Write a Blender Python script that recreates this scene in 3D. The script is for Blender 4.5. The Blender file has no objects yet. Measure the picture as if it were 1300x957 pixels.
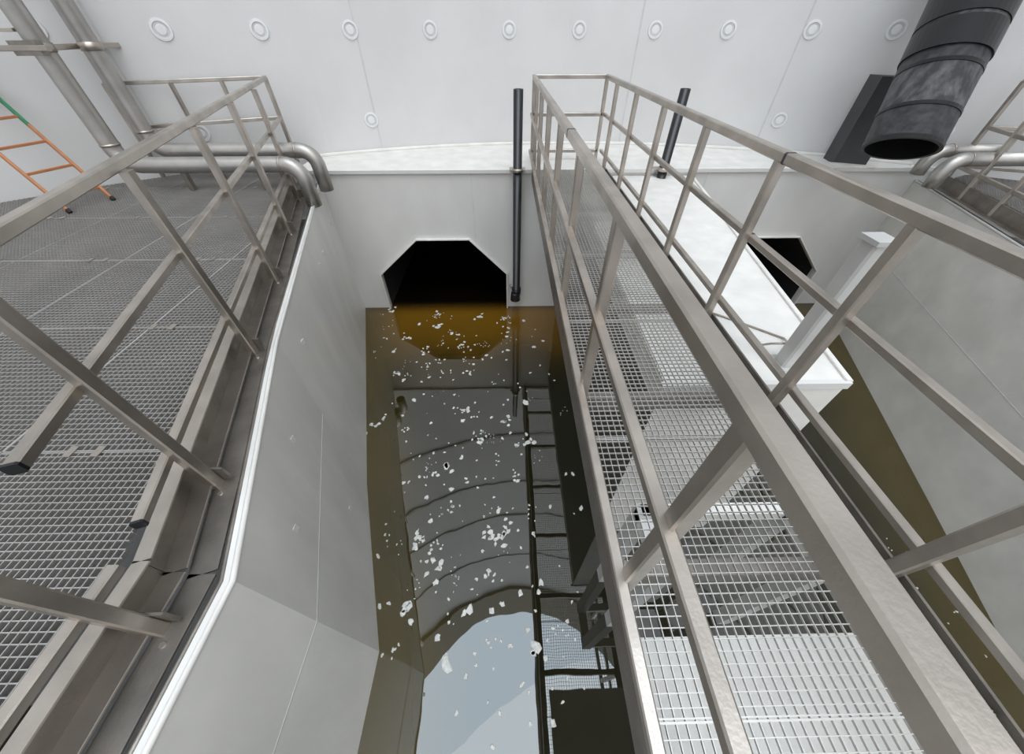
import bpy, bmesh, math, random
from mathutils import Vector, Matrix
random.seed(7)
SC = bpy.context.scene
try:
    SC.view_settings.view_transform = 'Standard'
    SC.view_settings.look = 'None'
except Exception:
    pass

# ------------------------------------------------------------------ materials
def mat(name, col, rough=0.5, metal=0.0, var=0.08, scale=3.0, bump=0.0, bscale=60.0,
        col2=None, stretch=(1, 1, 1), spec=0.5, detail=6.0, lo=0.35, hi=0.7):
    m = bpy.data.materials.new(name); m.use_nodes = True
    nt = m.node_tree; N = nt.nodes; L = nt.links
    b = N['Principled BSDF']
    b.inputs['Roughness'].default_value = rough
    b.inputs['Metallic'].default_value = metal
    b.inputs['Specular IOR Level'].default_value = spec
    tc = N.new('ShaderNodeTexCoord'); mp = N.new('ShaderNodeMapping')
    mp.inputs['Scale'].default_value = stretch
    L.new(tc.outputs['Object'], mp.inputs['Vector'])
    nz = N.new('ShaderNodeTexNoise'); nz.inputs['Scale'].default_value = scale
    nz.inputs['Detail'].default_value = detail
    L.new(mp.outputs[0], nz.inputs['Vector'])
    cr = N.new('ShaderNodeValToRGB')
    cr.color_ramp.elements[0].position = lo; cr.color_ramp.elements[1].position = hi
    c2 = col2 if col2 else tuple(c * (1 - var) for c in col)
    cr.color_ramp.elements[0].color = (*c2, 1); cr.color_ramp.elements[1].color = (*col, 1)
    L.new(nz.outputs['Fac'], cr.inputs[0]); L.new(cr.outputs[0], b.inputs['Base Color'])
    if bump > 0:
        n2 = N.new('ShaderNodeTexNoise'); n2.inputs['Scale'].default_value = bscale
        L.new(mp.outputs[0], n2.inputs['Vector'])
        bp = N.new('ShaderNodeBump'); bp.inputs['Strength'].default_value = bump
        bp.inputs['Distance'].default_value = 0.02
        L.new(n2.outputs['Fac'], bp.inputs['Height']); L.new(bp.outputs[0], b.inputs['Normal'])
    return m

M_wall  = mat('white_coated_steel', (.69, .69, .69), .42, 0, .07, 1.2, .08, 9)
M_lower = mat('white_coating_lower', (.68, .68, .665), .38, 0, .12, 1.5, .10, 10, stretch=(1,1,.5))
M_tank  = mat('tank_coating', (.82, .815, .79), .36, 0, .15, 2.2, .12, 12, stretch=(1,1,.35))
M_tankR = mat('tank_coating_right', (.78, .77, .73), .5, 0, .15, 2.5, .12, 12)
M_post  = mat('post_coating', (.50, .50, .485), .5, 0, .14, 4)
M_ledge = mat('ledge_white', (.76, .745, .71), .5, 0, .14, 4, .05, 20)
M_seam  = mat('weld_seam', (.62, .625, .625), .5, 0, .1, 8)
M_seamT = mat('weld_seam_tank', (.66, .655, .635), .5, 0, .1, 8)
M_ring  = mat('ring_joint', (.42, .42, .41), .5, 0, .1, 8)
M_disc  = mat('anchor_disc', (.78, .79, .80), .35, 0, .05, 6)
M_steel = mat('stainless_steel', (.53, .48, .43), .34, .85, .28, 5, .04, 120)
M_steelD= mat('stainless_steel_dull', (.30, .275, .245), .45, .8, .3, 7, .05, 90)
M_pipe  = mat('pickled_steel_pipe', (.50, .485, .46), .42, .8, .2, 5, .04, 60)
M_gratL = mat('grating_weathered', (.43, .415, .40), .5, .5, .15, 2)
M_gratR = mat('grating_galvanised', (.55, .535, .51), .42, .6, .12, 2)
M_black = mat('black_pvc', (.010, .011, .013), .32, 0, .3, 8)
M_hdpe  = mat('black_hdpe', (.010, .011, .012), .34, 0, .4, 3, .05, 30)
M_scuff = mat('scuffed_hdpe', (.12, .12, .122), .6, 0, .3, 14, .1, 30, col2=(.03,.03,.032), lo=.4, hi=.72, stretch=(1,1,.4))
M_scuff2= mat('scuffed_hdpe_dark', (.06, .06, .062), .6, 0, .3, 12, .1, 30, col2=(.015,.015,.017), lo=.35, hi=.75)
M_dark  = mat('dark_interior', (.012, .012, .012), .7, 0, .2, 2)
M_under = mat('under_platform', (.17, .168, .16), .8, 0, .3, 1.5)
M_divShade = mat('shaded_divider_side', (.07, .068, .055), .6, 0, .3, 2)  # dark tone for the divider's left side, shade put into the colour
M_brack = mat('dark_grey_plate', (.045, .047, .051), .5, 0, .2, 5)
M_orange= mat('orange_fibreglass', (.50, .21, .09), .5, 0, .2, 10)
M_green = mat('green_fibreglass', (.03, .22, .10), .5, 0, .2, 10)
M_red   = mat('red_cable', (.6, .02, .06), .4, 0, .1, 10)
M_foam  = mat('foam', (.78, .78, .74), .7, 0, .3, 40)

def water_mat():
    m = bpy.data.materials.new('murky_water'); m.use_nodes = True
    nt = m.node_tree; N = nt.nodes; L = nt.links
    for n in list(N): N.remove(n)
    out = N.new('ShaderNodeOutputMaterial'); mix = N.new('ShaderNodeMixShader')
    dif = N.new('ShaderNodeBsdfDiffuse'); gl = N.new('ShaderNodeBsdfGlossy')
    gl.inputs['Roughness'].default_value = 0.010
    gl.inputs['Color'].default_value = (.97, .97, .94, 1)
    fr = N.new('ShaderNodeFresnel'); fr.inputs['IOR'].default_value = 1.85
    L.new(fr.outputs[0], mix.inputs[0]); L.new(dif.outputs[0], mix.inputs[1]); L.new(gl.outputs[0], mix.inputs[2])
    L.new(mix.outputs[0], out.inputs[0])
    tc = N.new('ShaderNodeTexCoord'); sp = N.new('ShaderNodeSeparateXYZ')
    L.new(tc.outputs['Object'], sp.inputs[0])
    nz = N.new('ShaderNodeTexNoise'); nz.inputs['Scale'].default_value = .9; nz.inputs['Detail'].default_value = 3
    L.new(tc.outputs['Object'], nz.inputs['Vector'])
    def math_(op, a, b_=None, v=None):
        q = N.new('ShaderNodeMath'); q.operation = op
        L.new(a, q.inputs[0])
        if b_ is not None: L.new(b_, q.inputs[1])
        if v is not None: q.inputs[1].default_value = v
        return q.outputs[0]
    def rng(src, a, b_, c=0.0, d=1.0):
        q = N.new('ShaderNodeMapRange'); q.interpolation_type = 'SMOOTHSTEP'
        q.inputs['From Min'].default_value = a; q.inputs['From Max'].default_value = b_
        q.inputs['To Min'].default_value = c; q.inputs['To Max'].default_value = d
        L.new(src, q.inputs['Value']); return q.outputs[0]
    ynoise = math_('ADD', sp.outputs['Y'], math_('MULTIPLY', nz.outputs['Fac'], v=1.0))
    mr = rng(ynoise, 3.8, 6.2)
    cr = N.new('ShaderNodeValToRGB'); e = cr.color_ramp.elements
    e[0].position = 0; e[0].color = (.012, .011, .005, 1)
    e[1].position = 1; e[1].color = (.16, .080, .008, 1)
    x = e.new(.30); x.color = (.04, .025, .005, 1)
    x = e.new(.65); x.color = (.115, .060, .007, 1)
    L.new(mr, cr.inputs[0])
    # silt cloud hugging the slanted tank walls, thicker in the right-hand channel
    xc = math_('SUBTRACT', sp.outputs['X'], v=1.8)
    xb = math_('ABSOLUTE', xc)
    dd = math_('ADD', xb, math_('MULTIPLY', sp.outputs['Y'], v=-.335))
    dn = math_('ADD', dd, math_('MULTIPLY', nz.outputs['Fac'], v=.55))
    dr = math_('ADD', dn, rng(xc, 0, .5, 0, .35))
    mx = N.new('ShaderNodeMixRGB'); mx.inputs[2].default_value = (.070, .050, .009, 1)
    L.new(rng(dr, 2.25, 3.35), mx.inputs[0]); L.new(cr.outputs[0], mx.inputs[1])
    m2 = N.new('ShaderNodeMixRGB'); m2.inputs[2].default_value = (.004, .003, .002, 1)  # water inside the culverts goes near black, tunnel shade painted into the colour
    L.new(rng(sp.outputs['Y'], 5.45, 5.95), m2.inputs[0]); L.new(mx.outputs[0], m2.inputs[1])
    L.new(m2.outputs[0], dif.inputs['Color'])
    n3 = N.new('ShaderNodeTexNoise'); n3.inputs['Scale'].default_value = 2.2
    L.new(tc.outputs['Object'], n3.inputs['Vector'])
    bp = N.new('ShaderNodeBump'); bp.inputs['Strength'].default_value = .06; bp.inputs['Distance'].default_value = .02
    L.new(n3.outputs['Fac'], bp.inputs['Height']); L.new(bp.outputs[0], gl.inputs['Normal'])
    return m
M_water = water_mat()

# ------------------------------------------------------------------ builder
class B:
    def __init__(s, name):
        s.name = name; s.v = []; s.f = []; s.mi = []; s.mats = []; s.sm = []
    def m(s, mt):
        if mt not in s.mats: s.mats.append(mt)
        return s.mats.index(mt)
    def face(s, pts, mt, smooth=False):
        i = len(s.v); s.v += [tuple(p) for p in pts]; s.f.append(list(range(i, i + len(pts)))); s.mi.append(s.m(mt)); s.sm.append(smooth)
    def hexa(s, c, mt):
        i = len(s.v); s.v += [tuple(p) for p in c]; k = s.m(mt)
        for q in ((0,3,2,1),(4,5,6,7),(0,1,5,4),(1,2,6,5),(2,3,7,6),(3,0,4,7)):
            s.f.append([i + a for a in q]); s.mi.append(k); s.sm.append(False)
    def box(s, x0, y0, z0, x1, y1, z1, mt):
        s.hexa([(x0,y0,z0),(x1,y0,z0),(x1,y1,z0),(x0,y1,z0),(x0,y0,z1),(x1,y0,z1),(x1,y1,z1),(x0,y1,z1)], mt)
    def beam(s, a, b, w, h, mt, up=(0,0,1), cham=0.0):
        a = Vector(a); b = Vector(b); d = (b - a).normalized(); u = Vector(up)
        if abs(d.dot(u)) > .98: u = Vector((0,1,0))
        r = d.cross(u).normalized(); u = r.cross(d).normalized()
        c = min(w, h) * .12
        prof = [(-w/2+c,-h/2),(w/2-c,-h/2),(w/2,-h/2+c),(w/2,h/2-c),(w/2-c,h/2),(-w/2+c,h/2),(-w/2,h/2-c),(-w/2,-h/2+c)]
        i = len(s.v); k = s.m(mt)
        for P in (a, b):
            for (px, py) in prof: s.v.append(tuple(P + r * px + u * py))
        for j in range(8):
            s.f.append([i+j, i+(j+1)%8, i+8+(j+1)%8, i+8+j]); s.mi.append(k); s.sm.append(False)
        s.f.append([i+7-j for j in range(8)]); s.mi.append(k); s.sm.append(False)
        s.f.append([i+8+j for j in range(8)]); s.mi.append(k); s.sm.append(False)
    def tube(s, pts, r, mt, n=20, cap=True, inner=None, inner_mt=None):
        pts = [Vector(p) for p in pts]
        t0 = (pts[1]-pts[0]).normalized()
        ref = Vector((0,0,1)) if abs(t0.z) < .9 else Vector((0,1,0))
        nrm = (ref - t0*ref.dot(t0)).normalized()
        k = s.m(mt)
        rs = r if isinstance(r, (list, tuple)) else [r]*len(pts)
        frames = []
        for i, P in enumerate(pts):
            if i == 0: t = t0
            elif i == len(pts)-1: t = (pts[i]-pts[i-1]).normalized()
            else: t = ((pts[i+1]-pts[i]).normalized() + (pts[i]-pts[i-1]).normalized()).normalized()
            nrm = (nrm - t*nrm.dot(t)).normalized(); bn = t.cross(nrm)
            frames.append((P, nrm.copy(), bn.copy()))
        def mk(rad):
            out = []
            for (P, a, b), rr in zip(frames, rad):
                i0 = len(s.v)
                for j in range(n):
                    an = 2*math.pi*j/n
                    s.v.append(tuple(P + (a*math.cos(an) + b*math.sin(an))*rr))
                out.append(i0)
            return out
        R = mk(rs)
        for i in range(len(R)-1):
            for j in range(n):
                s.f.append([R[i]+j, R[i]+(j+1)%n, R[i+1]+(j+1)%n, R[i+1]+j]); s.mi.append(k); s.sm.append(True)
        if inner:
            k2 = s.m(inner_mt or mt)
            Q = mk([inner]*len(pts))
            for i in range(len(Q)-1):
                for j in range(n):
                    s.f.append([Q[i]+(j+1)%n, Q[i]+j, Q[i+1]+j, Q[i+1]+(j+1)%n]); s.mi.append(k2); s.sm.append(True)
            for e in (0, -1):
                for j in range(n):
                    s.f.append([R[e]+j, R[e]+(j+1)%n, Q[e]+(j+1)%n, Q[e]+j]); s.mi.append(k); s.sm.append(False)
        elif cap:
            s.f.append([R[0]+j for j in range(n)][::-1]); s.mi.append(k); s.sm.append(False)
            s.f.append([R[-1]+j for j in range(n)]); s.mi.append(k); s.sm.append(False)
    def build(s):
        me = bpy.data.meshes.new(s.name); me.from_pydata(s.v, [], s.f)
        for mt in s.mats: me.materials.append(mt)
        me.polygons.foreach_set('material_index', s.mi)
        me.polygons.foreach_set('use_smooth', s.sm)
        me.update()
        o = bpy.data.objects.new(s.name, me); SC.collection.objects.link(o)
        return o

def arc(c, a, b, n=8):
    c, a, b = Vector(c), Vector(a), Vector(b)
    return [c + a*math.cos(math.pi/2*i/n) + b*math.sin(math.pi/2*i/n) for i in range(n+1)]

# ------------------------------------------------------------------ key dimensions
CX, R0 = 1.0, 11.0
CY = 7.35 - R0
WZ = -2.64
FY = 5.73
def cyl(x, off=0.0):
    y = CY + math.sqrt(R0*R0 - (x-CX)**2)
    d = Vector((x-CX, y-CY, 0)).normalized()
    return Vector((x, y, 0)) - d*off, d
LW = [(-1.28, -3.0), (-1.22, .42), (-1.80, 2.0), (-2.93, FY)]
RW = [(4.50, -3.0), (4.50, .10), (5.10, 1.66), (6.62, FY)]

# ------------------------------------------------------------------ tall round wall
b = B('wall_back')
TOPZ = 37.0
nseg = 96
a0, a1 = math.radians(5), math.radians(175)
P = [(CX+R0*math.cos(a0+(a1-a0)*i/nseg), CY+R0*math.sin(a0+(a1-a0)*i/nseg)) for i in range(nseg+1)]
for i in range(nseg):
    (xa, ya), (xb, yb) = P[i], P[i+1]
    b.face([(xa,ya,-1.0),(xb,yb,-1.0),(xb,yb,TOPZ),(xa,ya,TOPZ)], M_wall, True)
def ringstrip(z, h, t, mt):
    for i in range(nseg):
        (xa, ya), (xb, yb) = P[i], P[i+1]
        k = (R0-t)/R0
        xa2, ya2, xb2, yb2 = CX+(xa-CX)*k, CY+(ya-CY)*k, CX+(xb-CX)*k, CY+(yb-CY)*k
        b.hexa([(xa,ya,z),(xb,yb,z),(xb2,yb2,z),(xa2,ya2,z),(xa,ya,z+h),(xb,yb,z+h),(xb2,yb2,z+h),(xa2,ya2,z+h)], mt)
for z in (4.6, 8.5, 12.4, 19.0):
    ringstrip(z, .12, .05, M_ring)
ringstrip(28.0, 9.0, .25, mat('top_ring', (.36,.31,.20), .6, 0, .2, 2))
def vseam(x, z0, z1, w=.012, t=.005):
    p, d = cyl(x); tt = Vector((-d.y, d.x, 0))
    q = p - d*t
    b.hexa([p+tt*w+Vector((0,0,z0)), p-tt*w+Vector((0,0,z0)), q-tt*w+Vector((0,0,z0)), q+tt*w+Vector((0,0,z0)),
            p+tt*w+Vector((0,0,z1)), p-tt*w+Vector((0,0,z1)), q-tt*w+Vector((0,0,z1)), q+tt*w+Vector((0,0,z1))], M_seam)
for x in (-6.9, -4.9, -2.2, 2.15, 4.45, 6.4): vseam(x, 0, 28)
b.build()

b = B('wall_anchor_discs')
def disc(x, z):
    p, d = cyl(x); p = p + Vector((0,0,z)); n = -d
    t = Vector((-d.y, d.x, 0)); u = Vector((0,0,1)); K = 24
    prof = [(.115,.0),(.110,.012),(.085,.014),(.078,.006),(.055,.006),(.05,.012),(0.001,.014)]
    for a in range(len(prof)-1):
        for j in range(K):
            q = []
            for (r, h), jj in ((prof[a], j), (prof[a], j+1), (prof[a+1], j+1), (prof[a+1], j)):
                an = 2*math.pi*jj/K
                q.append(p + n*(h+.001) + t*math.cos(an)*r + u*math.sin(an)*r)
            b.face(q[::-1], M_seam if a in (0, 2, 3) else M_disc, True)
for x in (-6.4, -5.35, -4.36, -3.38, -2.27, -1.14, .08, 1.20, 2.39, 3.46, 4.56, 5.50, 6.4, 7.3):
    disc(x, 1.60)
for x in (-6.4, -4.50, -2.27, 4.65, 6.6): disc(x, .47)
b.build()

# ------------------------------------------------------------------ inlet wall with octagonal culverts
ox = [(-2.40, -1.60, -.66, 0.0), (3.62, 4.30, 5.26, 5.98)]
ZT, ZC, ZB = -1.14, -1.84, -4.2
b = B('wall_inlet')
cur = -3.6
for (x0, f0, f1, x1) in ox:
    b.face([(cur,FY,ZB),(x0,FY,ZB),(x0,FY,0),(cur,FY,0)], M_lower)
    b.face([(x0,FY,ZC),(f0,FY,ZT),(f0,FY,0),(x0,FY,0)], M_lower)
    b.face([(f0,FY,ZT),(f1,FY,ZT),(f1,FY,0),(f0,FY,0)], M_lower)
    b.face([(f1,FY,ZT),(x1,FY,ZC),(x1,FY,0),(f1,FY,0)], M_lower)
    cur = x1
    prof = [(x0,ZB),(x0,ZC),(f0,ZT),(f1,ZT),(x1,ZC),(x1,ZB)]
    for (pa, pb) in zip(prof[:-1], prof[1:]):
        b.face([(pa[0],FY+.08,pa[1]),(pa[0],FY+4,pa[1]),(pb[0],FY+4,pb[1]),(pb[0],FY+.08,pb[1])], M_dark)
        b.face([(pa[0],FY,pa[1]),(pa[0],FY+.08,pa[1]),(pb[0],FY+.08,pb[1]),(pb[0],FY,pb[1])], M_lower)
        b.beam((pa[0],FY-.03,pa[1]), (pb[0],FY-.03,pb[1]), .06, .022, M_ledge, up=(0,0,1) if pa[0]!=pb[0] else (1,0,0))
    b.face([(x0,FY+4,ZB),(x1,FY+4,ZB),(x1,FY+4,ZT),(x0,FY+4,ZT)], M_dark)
b.face([(cur,FY,ZB),(7.6,FY,ZB),(7.6,FY,0),(cur,FY,0)], M_lower)
b.box(-.558, FY-.003, ZT, -.542, FY+.01, -.05, M_seam)
b.box(3.19, FY-.003, WZ, 3.21, FY+.01, -.05, M_seam)
b.build()

b = B('concrete_ledge')
n = 60
xs = [-3.25 + i*(7.4+3.25)/n for i in range(n+1)]
for i in range(n):
    pa = cyl(xs[i])[0]; pb = cyl(xs[i+1])[0]
    ya = max(pa.y, FY+.02); yb = max(pb.y, FY+.02)
    b.face([(xs[i],FY-.04,0.0),(xs[i+1],FY-.04,0.0),(xs[i+1],yb,0.0),(xs[i],ya,0.0)], M_ledge)
b.box(-3.25, FY-.04, -.05, 7.4, FY-.001, -.001, M_lower)
b.tube([cyl(x, .03)[0] + Vector((0,0,.01)) for x in xs if cyl(x)[0].y > FY+.05], .035, M_ledge, n=8)
b.build()

# ------------------------------------------------------------------ tank walls
def poly_wall(name, pts, z0, z1, thick, side, mt):
    b = B(name)
    for (pa, pb) in zip(pts[:-1], pts[1:]):
        xa, ya = pa; xb, yb = pb
        s = side*thick
        b.hexa([(xa,ya,z0),(xb,yb,z0),(xb+s,yb,z0),(xa+s,ya,z0),(xa,ya,z1),(xb,yb,z1),(xb+s,yb,z1),(xa+s,ya,z1)], mt)
    b.tube([(x+side*.008, y, z1) for x, y in pts], .014, M_ledge, n=10)
    b.tube([(x+side*(thick+.01), y, z1-.008) for x, y in pts], .014, M_steelD, n=8)
    return b
b = poly_wall('wall_left', LW, -4.2, -.2, .05, -1, M_tank)
def wseam(b, pts, zfun, side, w=.014):
    for (pa, pb) in zip(pts[:-1], pts[1:]):
        b.beam((pa[0]-side*.001, pa[1], zfun(pa)), (pb[0]-side*.001, pb[1], zfun(pb)), .006, w, M_seamT)
wseam(b, LW[:3], lambda p: -1.15, 1)
for (t, z) in ((.1,-.55),(.5,-.6),(.6,-.62),(.9,-.7)):
    x = LW[2][0]+(LW[3][0]-LW[2][0])*t; y = LW[2][1]+(LW[3][1]-LW[2][1])*t
    b.beam((x+.003,y-.03,z),(x+.003,y+.03,z),.01,.05,M_seamT)
for (t, z) in ((.25,-.75),(.6,-.6),(.62,-1.9)):
    x = LW[1][0]+(LW[2][0]-LW[1][0])*t; y = LW[1][1]+(LW[2][1]-LW[1][1])*t
    b.beam((x+.001,y-.03,z),(x+.001,y+.03,z),.006,.06,M_seamT)
b.build()
b = poly_wall('wall_right', RW, -4.2, -.2, .05, 1, M_tankR)
wseam(b, RW, lambda p: -1.3, -1)
b.build()

b = B('divider_wall')
zt = -.10
c = [(1.02,1.43,-4.2),(2.23,1.43,-4.2),(2.93,FY-.01,-4.2),(1.02,FY-.01,-4.2),(1.02,1.43,zt),(2.23,1.43,zt),(2.93,FY-.01,zt),(1.02,FY-.01,zt)]
b.hexa(c, M_ledge)
b.face([(1.015,1.43,-4.2),(1.015,FY-.01,-4.2),(1.015,FY-.01,-.35),(1.015,1.43,-.35)], M_divShade)  # dark sheet over the left face, painted as if in shade
b.beam((2.225,1.43,zt-.005),(2.925,FY-.05,zt-.005),.04,.05,M_ledge)
b.box(1.0,1.415,zt-.05,2.24,1.45,zt+.006,M_lower)
b.build()

b = B('water')
b.face([(-4,-4,WZ),(7.6,-4,WZ),(7.6,FY+3.9,WZ),(-4,FY+3.9,WZ)], M_water)
b.build()
b = B('floor')
b.face([(-12,-6,-4.25),(13,-6,-4.25),(13,12,-4.25),(-12,12,-4.25)], M_under)
b.build()

# foam flecks
b = B('foam_flecks')
def blob(x, y, s):
    k = random.randint(7, 11)
    el = random.uniform(.5, 1.0); rot = random.random()*math.pi
    pts = []
    for j in range(k):
        an = 2*math.pi*j/k + random.uniform(-.2,.2); r = s*random.uniform(.5,1.15)
        px, py = r*math.cos(an), r*el*math.sin(an)
        pts.append((x+px*math.cos(rot)-py*math.sin(rot), y+px*math.sin(rot)+py*math.cos(rot)))
    top = [(x+(p[0]-x)*.8, y+(p[1]-y)*.8, WZ+.008) for p in pts]
    bot = [(p[0], p[1], WZ+.001) for p in pts]
    b.face(top, M_foam)
    for j in range(k):
        b.face([bot[j], bot[(j+1)%k], top[(j+1)%k], top[j]], M_foam)
for i in range(290):
    y = random.uniform(.3, 5.6)
    c = -.36 - .08*y
    x = random.gauss(c, .48 + .13*y)
    if x < -1.15 - .28*y or x > .9: continue
    s = abs(random.gauss(.0, .021)) + .008
    blob(x, y, s)
    if random.random() < .3:
        for q in range(4): blob(x+random.gauss(0,.06), y+random.gauss(0,.06), s*.8)
for i in range(30):
    blob(random.uniform(-.5,.7), random.uniform(-.2,.9), random.uniform(.012,.035))
for i in range(70):
    blob(random.uniform(3.2,4.4), random.uniform(.0,1.6), random.uniform(.006,.015))
b.build()

# ------------------------------------------------------------------ gratings
def clipbars(poly, axis, pos):
    ts = []
    n = len(poly)
    for i in range(n):
        a, c = poly[i], poly[(i+1)%n]
        if (a[axis]-pos)*(c[axis]-pos) < 0:
            t = (pos-a[axis])/(c[axis]-a[axis]); ts.append(a[1-axis]+t*(c[1-axis]-a[1-axis]))
    if len(ts) < 2: return None
    return min(ts), max(ts)
def grating(b, poly, pitch, th, dep, ztop, mt, pitch2=None):
    pitch2 = pitch2 or pitch
    x0, x1 = min(p[0] for p in poly), max(p[0] for p in poly)
    y0, y1 = min(p[1] for p in poly), max(p[1] for p in poly)
    x = x0 + pitch/2
    while x < x1:
        r = clipbars(poly, 0, x)
        if r: b.box(x-th/2, r[0], ztop-dep, x+th/2, r[1], ztop, mt)
        x += pitch
    y = y0 + pitch2/2
    while y < y1:
        r = clipbars(poly, 1, y)
        if r: b.box(r[0], y-th/2, ztop-dep, r[1], y+th/2, ztop-.001, mt)
        y += pitch2

def lx(Y):
    return -1.47 if Y < .45 else -1.47 - .338*(Y-.45)
arcp = [tuple(cyl(x, .06)[0][:2]) for x in (-3.6, -4.2, -4.9, -5.6, -6.3, -6.9)]
polyL = [(-1.58,-1.6), (-1.58,.42), (lx(5.70)-.10, 5.70), (-3.42, 6.0)] + arcp + [(-6.9, 3.0), (-4.5, -1.6)]
b = B('platform_grating')
grating(b, polyL, .033, .004, .022, 0.0, M_gratL)
for y in (.95, 1.95, 2.95, 3.95, 4.95):
    r = clipbars(polyL, 1, y)
    if r:
        b.box(r[0], y-.007, -.03, r[1], y-.002, .001, M_gratL); b.box(r[0], y+.002, -.03, r[1], y+.007, .001, M_gratL)
        x = r[1]-.35
        while x > r[0]+.1:
            b.box(x-.02, y-.03, .0, x+.02, y+.03, .006, M_steel); b.box(x-.16, y-.03, .0, x-.12, y+.03, .006, M_steel)
            x -= 1.0
for x in (-2.6, -3.6, -4.6, -5.6):
    r = clipbars(polyL, 0, x)
    if r: b.box(x-.006, r[0], -.03, x+.006, r[1], .001, M_gratL)
b.build()
b = B('platform_support_beams')
for y in (.0, .95, 1.95, 2.95, 3.95, 4.95):
    r = clipbars(polyL, 1, y)
    if r: b.box(r[0]+.1, y-.05, -.20, r[1]-.02, y+.05, -.045, M_steelD)
b.build()
b = B('tank_cover')
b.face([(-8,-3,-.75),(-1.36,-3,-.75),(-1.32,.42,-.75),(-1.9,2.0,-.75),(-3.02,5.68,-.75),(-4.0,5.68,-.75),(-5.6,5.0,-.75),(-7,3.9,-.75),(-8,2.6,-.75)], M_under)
b.build()
b = B('edge_channel')
ep = [(-1.50,-1.6),(-1.50,.45),(lx(5.66)-.03,5.66)]
for (pa, pb) in zip(ep[:-1], ep[1:]):
    b.beam((pa[0]-.03,pa[1],-.085),(pb[0]-.03,pb[1],-.085),.015,.17,M_steelD)
    b.beam((pa[0]-.005,pa[1],-.005),(pb[0]-.005,pb[1],-.005),.065,.012,M_steel)
    b.beam((pa[0]+.02,pa[1],-.165),(pb[0]+.02,pb[1],-.165),.10,.012,M_steel)
    b.beam((pa[0]+.12,pa[1],-.205),(pb[0]+.12,pb[1],-.205),.12,.012,M_steelD)
b.build()

b = B('railing')
TZ, MZ, LZ = 1.10, .62, .12
def P3(Y, z, off=0): return (lx(Y)+off, Y, z)
b.beam(P3(.45,TZ), P3(6.15,TZ), .05, .05, M_steel)
b.beam((-1.47,-1.6,TZ), (-1.47,.45,TZ), .05, .05, M_steel)
b.beam(P3(.53,MZ), P3(6.15,MZ), .045, .045, M_steel)
b.beam(P3(.55,LZ,.0), P3(5.75,LZ,.0), .045, .045, M_steel)
b.beam((-1.47,-1.6,MZ), (-1.47,.38,MZ), .045, .045, M_steel)
b.beam((-1.47,-1.6,LZ), (-1.47,.40,LZ), .045, .045, M_steel)
for Y in (.26, .86, 1.87, 2.89, 3.95, 5.05):
    x = lx(Y)+.048
    b.beam((x,Y,-.24),(x,Y,TZ-.02),.05,.05,M_steel, up=(0,1,0))
    b.beam((x-.06,Y+.03,-.13),(x+.07,Y+.03,-.13),.012,.11,M_steelD)
    b.beam((x-.02,Y-.05,-.235),(x+.07,Y-.05,-.235),.07,.012,M_steel)
    b.tube([(x+.045,Y-.05,-.23),(x+.045,Y-.05,-.19)],.012,M_steel,n=6)
for (Y, z) in ((.53,MZ),(.55,LZ),):
    b.beam(P3(Y-.006,z), P3(Y+.004,z), .046, .046, M_black)
x = lx(6.15); b.beam((x,6.15,0),(x,6.15,TZ),.05,.05,M_steel, up=(0,1,0))
e = (-5.05, 5.45)
for z in (TZ, MZ, .14):
    b.beam((x,6.15,z),(e[0],e[1],z),.045,.045,M_steel)
for t in (.3, .62, 1.0):
    px, py = x+(e[0]-x)*t, 6.15+(e[1]-6.15)*t
    b.beam((px,py,0),(px,py,TZ),.045,.045,M_steel, up=(0,1,0))
b.build()

# ------------------------------------------------------------------ right walkway
XL, XR = .43, 1.53
YE = 6.22
b = B('walkway')
polyR = [(XL,-1.0),(XR,-1.0),(XR,YE),(XL,YE)]
grating(b, polyR, .033, .0028, .012, 0.0, M_gratR, .033)
for y in (-.02, .98, 1.98, 2.98, 3.98, 4.98):
    b.box(XL, y-.006, -.02, XR, y-.002, .001, M_gratR); b.box(XL, y+.002, -.02, XR, y+.006, .001, M_gratR)
for (x, s) in ((XL-.02, 1), (XR+.02, -1)):
    b.box(x-.006, -1.0, -.16, x+.006, 5.69, .02, M_steelD)
    b.box(min(x,x+s*.06), -1.0, -.16, max(x,x+s*.06), 5.69, -.150, M_steelD)
    b.box(min(x,x+s*.05), -1.0, -.034, max(x,x+s*.05), 5.69, -.027, M_steelD)
for y in (.4, 1.3, 2.2, 3.1, 4.0, 4.9):
    if y < 1.4: b.box(XL, y-.03, -.14, XR, y+.03, -.04, M_steelD)
    else: b.box(XL, y-.03, -.09, XR, y+.03, -.04, M_steelD)
b.build()
b = B('railing')
tl, tr = .43, 1.49
def side(xt, xm, xlw, posts, sgn):
    b.beam((xt,-1.0,TZ),(xt,YE,TZ),.055,.055,M_steel)
    b.beam((xm,-1.0,MZ+.02),(xm,YE,MZ+.02),.042,.042,M_steel)
    b.beam((xlw,-1.0,.14),(xlw,YE,.14),.042,.042,M_steel)
    for y in posts:
        b.beam((xt,y,-.12),(xt,y,TZ-.02),.05,.05,M_steel, up=(0,1,0))
side(tl, .405, .395, (.33,1.25,2.15,3.05,3.95,4.85,5.6), -1)
side(tr, 1.53, 1.56, (.36,1.17,2.0,2.9,3.8,4.7,5.6), 1)
for z in (TZ, MZ+.02, .14):
    b.beam((tl,YE,z),(tr,YE,z),.05,.05,M_steel)
for x in (tl, tr): b.beam((x,YE,.0),(x,YE,TZ),.05,.05,M_steel, up=(0,1,0))
for (x, y, z, w) in ((tl,2.55,TZ,.058),(tr,1.95,TZ,.058),(1.53,2.0,MZ+.02,.046),(1.56,1.2,.14,.046)):
    b.beam((x,y-.008,z),(x,y+.008,z),w,w,M_brack)
b.build()

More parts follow.
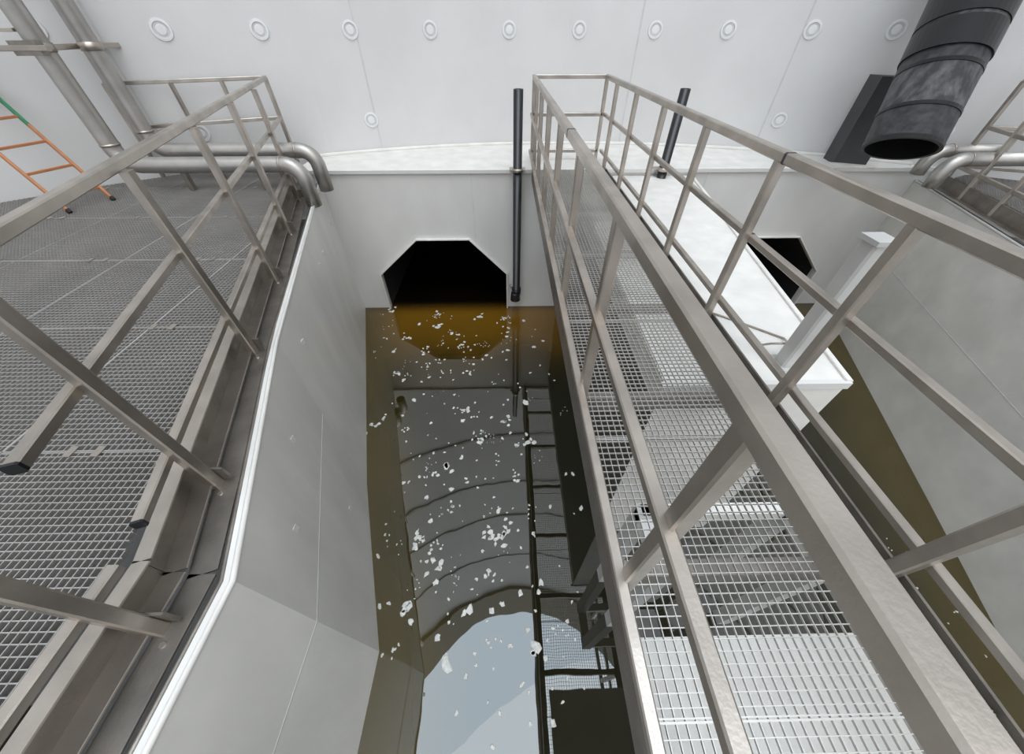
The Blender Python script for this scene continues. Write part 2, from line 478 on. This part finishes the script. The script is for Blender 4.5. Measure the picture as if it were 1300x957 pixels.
b = B('walkway_support_frame')
b.box(.50,-1.0,-.42,1.75,.22,-.36,M_tankR)
for y in (.62, .98): b.box(.95,y-.04,-1.05,2.1,y+.04,-.95,M_tank)
for x in (.97, 2.04):
    b.box(x-.05,.56,-4.2,x+.05,.66,-.95,M_post); b.box(x-.05,.92,-4.2,x+.05,1.03,-.95,M_post)
    b.box(x-.05,.62,-1.05,x+.05,1.0,-.96,M_tank)
b.build()

b = B('white_support_post')
b.beam((1.90,1.60,-.10),(1.90,1.60,.80),.10,.10,M_post, up=(0,1,0))
b.box(1.84,1.54,.80,1.96,1.66,.825,M_post)
b.box(1.82,1.52,-.10,1.98,1.68,-.085,M_post)
b.tube([(1.80,1.75,-.06),(1.82,1.7,.0),(1.9,1.66,.04),(2.0,1.75,-.05),(2.05,1.85,-.09),(1.75,2.1,-.09),(1.6,2.2,-.09)],.008,M_steel,n=6)
b.build()

# ------------------------------------------------------------------ black stand pipes
def standpipe(x, zb, foot):
    b = B('black_standpipe')
    y = FY-.12
    b.tube([(x,y,zb),(x,y,1.02)], .067, M_black, n=20, inner=.055)
    b.tube([(x,y,.00),(x,y,.05)], .088, M_steel, n=20)
    b.box(x-.12, y+.02, .0, x+.12, FY+.06, .012, M_steel)
    if foot:
        b.tube([(x,y,zb-.02),(x,y,zb+.10)], .088, M_black, n=20)
        b.tube([(x-.02,y-.03,zb+.03),(x-.02,y-.03,zb-.14)], [.08,.10], M_black, n=16)
        b.tube([(x-.02,y-.09,zb-.04),(x-.02,y-.13,zb-.04)], .06, M_black, n=16)
        b.tube([(x-.10,y+.05,zb+.1),(x-.12,FY-.0,zb+.1)], .02, M_steel, n=8)
        b.box(x-.02,y,-.9,x+.02,FY,-.86,M_black)
    b.build()
standpipe(.18, -2.22, True)
standpipe(2.42, -.10, False)

# ------------------------------------------------------------------ stainless pipes
def bendpipe(name, vx, vy, top, z, xe, ye, ze, r=.095, rb=.2):
    b = B(name)
    pts = [(vx,vy,top),(vx,vy,z+rb)]
    pts += arc((vx+rb,vy,z+rb),(-rb,0,0),(0,0,-rb))[1:]
    pts += arc((xe-rb,vy,z-rb),(0,0,rb),(rb,0,0))
    pts += [(xe,vy,ze)]
    b.tube(pts, r, M_pipe, n=24, inner=r-.008, inner_mt=M_dark)
    b.tube([(vx,vy,z+rb+.02),(vx,vy,z+rb+.05)], r+.006, M_steel, n=24)
    b.tube([(xe-rb-.03,vy,z),(xe-rb-.01,vy,z)], r+.006, M_steel, n=24)
    b.tube([(vx,vy,1.42),(vx,vy,1.50)], r+.012, M_steel, n=24)
    w, d = cyl(vx)
    b.beam((vx,vy,1.46),(w.x,w.y,1.46),.05,.05,M_steel)
    for xx in (vx+.7, xe-.55):
        b.box(xx-.03, vy-.03, 0, xx+.03, vy+.03, z-r+.01, M_steelD)
    b.build()
bendpipe('steel_drain_pipe', -4.80, 5.32, 6, .37, -2.66, 5.32, -.16)
bendpipe('steel_drain_pipe', -4.92, 4.87, 6, .31, -2.68, 4.87, -.22)
b = B('pipe_support_rail')
b.beam((-6.3,4.72,1.46),(-4.7,4.72,1.46),.05,.05,M_steel)
b.box(-5.06,4.70,1.40,-4.78,4.78,1.52,M_steelD)
b.beam((-6.3,4.80,1.60),(-5.0,4.80,1.60),.03,.03,M_steel)
b.build()
def bendpipe_r(vy, z, xe, ze, r=.085, rb=.2):
    b = B('steel_drain_pipe')
    pts = [(7.0,vy,z)] + arc((xe+rb,vy,z-rb),(0,0,rb),(-rb,0,0)) + [(xe,vy,ze)]
    b.tube(pts, r, M_pipe, n=24, inner=r-.008, inner_mt=M_dark)
    b.tube([(xe+rb+.01,vy,z),(xe+rb+.03,vy,z)], r+.006, M_steel, n=24)
    b.build()
bendpipe_r(5.32, .33, 6.10, .02)
bendpipe_r(4.87, .33, 5.90, -.02)

def rx(Y): return 6.45 - .36*(5.3-Y)
b = B('platform_grating')
polyR2 = [(rx(2.2)+.18,2.2),(rx(5.2)+.16,5.2),(6.9,5.35),(7.6,4.95),(8.2,4.3),(8.4,2.2)]
grating(b, polyR2, .033, .004, .024, 0.0, M_gratL)
b.build()
b = B('tank_cover')
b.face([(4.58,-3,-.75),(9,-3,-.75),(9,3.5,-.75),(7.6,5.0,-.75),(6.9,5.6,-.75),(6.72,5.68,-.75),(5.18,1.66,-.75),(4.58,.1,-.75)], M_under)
b.build()
b = B('railing')
def Q(Y, z): return (rx(Y)+.13, Y, z)
for z, w in ((1.13,.05),(.62,.045),(.14,.045)):
    b.beam(Q(2.2,z),Q(5.3,z),w,w,M_steel)
    b.beam(Q(5.3,z),(7.3,5.0,z),w,w,M_steel)
for Y in (2.4,3.3,4.2,4.8,5.3):
    q = Q(Y,0); b.beam((q[0],q[1],-.2),(q[0],q[1],1.12),.05,.05,M_steel,up=(0,1,0))
b.beam((6.9,5.15,0),(6.9,5.15,1.12),.05,.05,M_steel,up=(0,1,0))
b.beam((rx(2.2)+.12,2.2,-.085),(rx(5.4)+.12,5.4,-.085),.015,.17,M_steelD)
b.beam((rx(2.2)+.08,2.2,-.165),(rx(5.4)+.08,5.4,-.165),.09,.012,M_steel)
b.build()

# ------------------------------------------------------------------ big black HDPE pipe
b = B('black_outlet_pipe')
A = Vector((5.00,4.76,.48)); Dv = Vector((.40,.70,1.39)).normalized()
r = .37
def seg(t0, t1, rr, mt): b.tube([A+Dv*t0, A+Dv*t1], rr, mt, n=40, inner=r-.035, inner_mt=M_dark)
seg(0, .05, r+.004, M_hdpe)
seg(.05, .36, r, M_scuff2)
seg(.36, .40, r+.006, M_hdpe)
seg(.40, .80, r, M_scuff)
seg(.80, .84, r+.006, M_hdpe)
seg(.84, .96, r, M_scuff2)
seg(.96, 1.24, r+.016, M_hdpe)
seg(1.24, 1.28, r+.006, M_scuff)
seg(1.28, 1.62, r+.016, M_hdpe)
seg(1.62, 1.65, r+.006, M_scuff)
seg(1.65, 2.6, r+.016, M_hdpe)
b.build()
b = B('pipe_support_plate')
b.hexa([(5.30,5.95,0),(5.70,5.78,0),(5.76,5.95,0),(5.36,6.25,0),(5.30,5.95,1.12),(5.70,5.78,1.12),(5.76,5.95,1.12),(5.36,6.25,1.12)], M_brack)
b.beam((5.22,5.90,.01),(5.80,5.72,.01),.12,.02,M_ledge)
b.build()

# ------------------------------------------------------------------ ladder
b = B('ladder')
base = Vector((-4.98,4.50,0)); up = Vector((-.80,.33,1.08)); side_v = Vector((-.38,-.92,0)).normalized()*.44
for k in (0, 1):
    o = base + side_v*k
    b.beam(o, o+up*.72, .025, .055, M_orange, up=tuple(side_v.normalized().cross(up.normalized())))
    b.beam(o+up*.72, o+up*1.08, .025, .055, M_green, up=tuple(side_v.normalized().cross(up.normalized())))
    b.beam(o, o+up*.03, .035, .07, M_dark)
for t in (.14, .36, .58, .80, 1.0):
    o = base + up*t
    b.beam(o, o+side_v, .028, .028, M_orange)
b.build()
b = B('red_cable')
o = base + up*.98
b.tube([o+Vector((-.12+.11*math.cos(a/10*2*math.pi), -.06, .04+.11*math.sin(a/10*2*math.pi))) for a in range(11)], .012, M_red, n=8)
b.build()

b = B('cross_walkway')
grating(b, [(-1.1,-1.9),(4.4,-1.9),(4.4,-1.05),(-1.1,-1.05)], .033, .004, .025, 0, M_gratR)
b.box(-1.15,-1.9,-.16,4.45,-1.88,.02,M_steelD); b.box(-1.15,-1.05,-.16,4.45,-1.03,.02,M_steelD)
b.build()

# ------------------------------------------------------------------ light : overcast sky, brighter and bluer towards the zenith
w = bpy.data.worlds.new('sky'); w.use_nodes = True; SC.world = w
nt = w.node_tree; bg = nt.nodes['Background']
tc = nt.nodes.new('ShaderNodeTexCoord'); sp = nt.nodes.new('ShaderNodeSeparateXYZ')
nt.links.new(tc.outputs['Generated'], sp.inputs[0])
mr = nt.nodes.new('ShaderNodeMapRange'); mr.interpolation_type = 'SMOOTHSTEP'
mr.inputs['From Min'].default_value = .72; mr.inputs['From Max'].default_value = .97
mr.inputs['To Min'].default_value = 1.0; mr.inputs['To Max'].default_value = 5.2
nt.links.new(sp.outputs['Z'], mr.inputs['Value']); nt.links.new(mr.outputs[0], bg.inputs[1])
cr = nt.nodes.new('ShaderNodeValToRGB')
cr.color_ramp.elements[0].position = .8; cr.color_ramp.elements[0].color = (.93, .96, 1, 1)
cr.color_ramp.elements[1].position = .97; cr.color_ramp.elements[1].color = (.74, .87, 1, 1)
nt.links.new(sp.outputs['Z'], cr.inputs[0]); nt.links.new(cr.outputs[0], bg.inputs[0])
sd = bpy.data.lights.new('sun', 'SUN'); sd.energy = 1.1; sd.angle = math.radians(70); sd.color = (1, .94, .86)
so = bpy.data.objects.new('sun', sd); SC.collection.objects.link(so)
so.rotation_euler = Vector((-.3, .6, -1)).to_track_quat('-Z', 'Y').to_euler()

# ------------------------------------------------------------------ camera
cd = bpy.data.cameras.new('camera'); cd.sensor_width = 36; cd.lens = 433.3/1300*36
cd.shift_y = -45/1300; cd.clip_start = .02
co = bpy.data.objects.new('camera', cd); SC.collection.objects.link(co)
co.location = (0, 0, 1.6); co.rotation_euler = (math.radians(90-42.4), 0, -10/587)
SC.camera = co
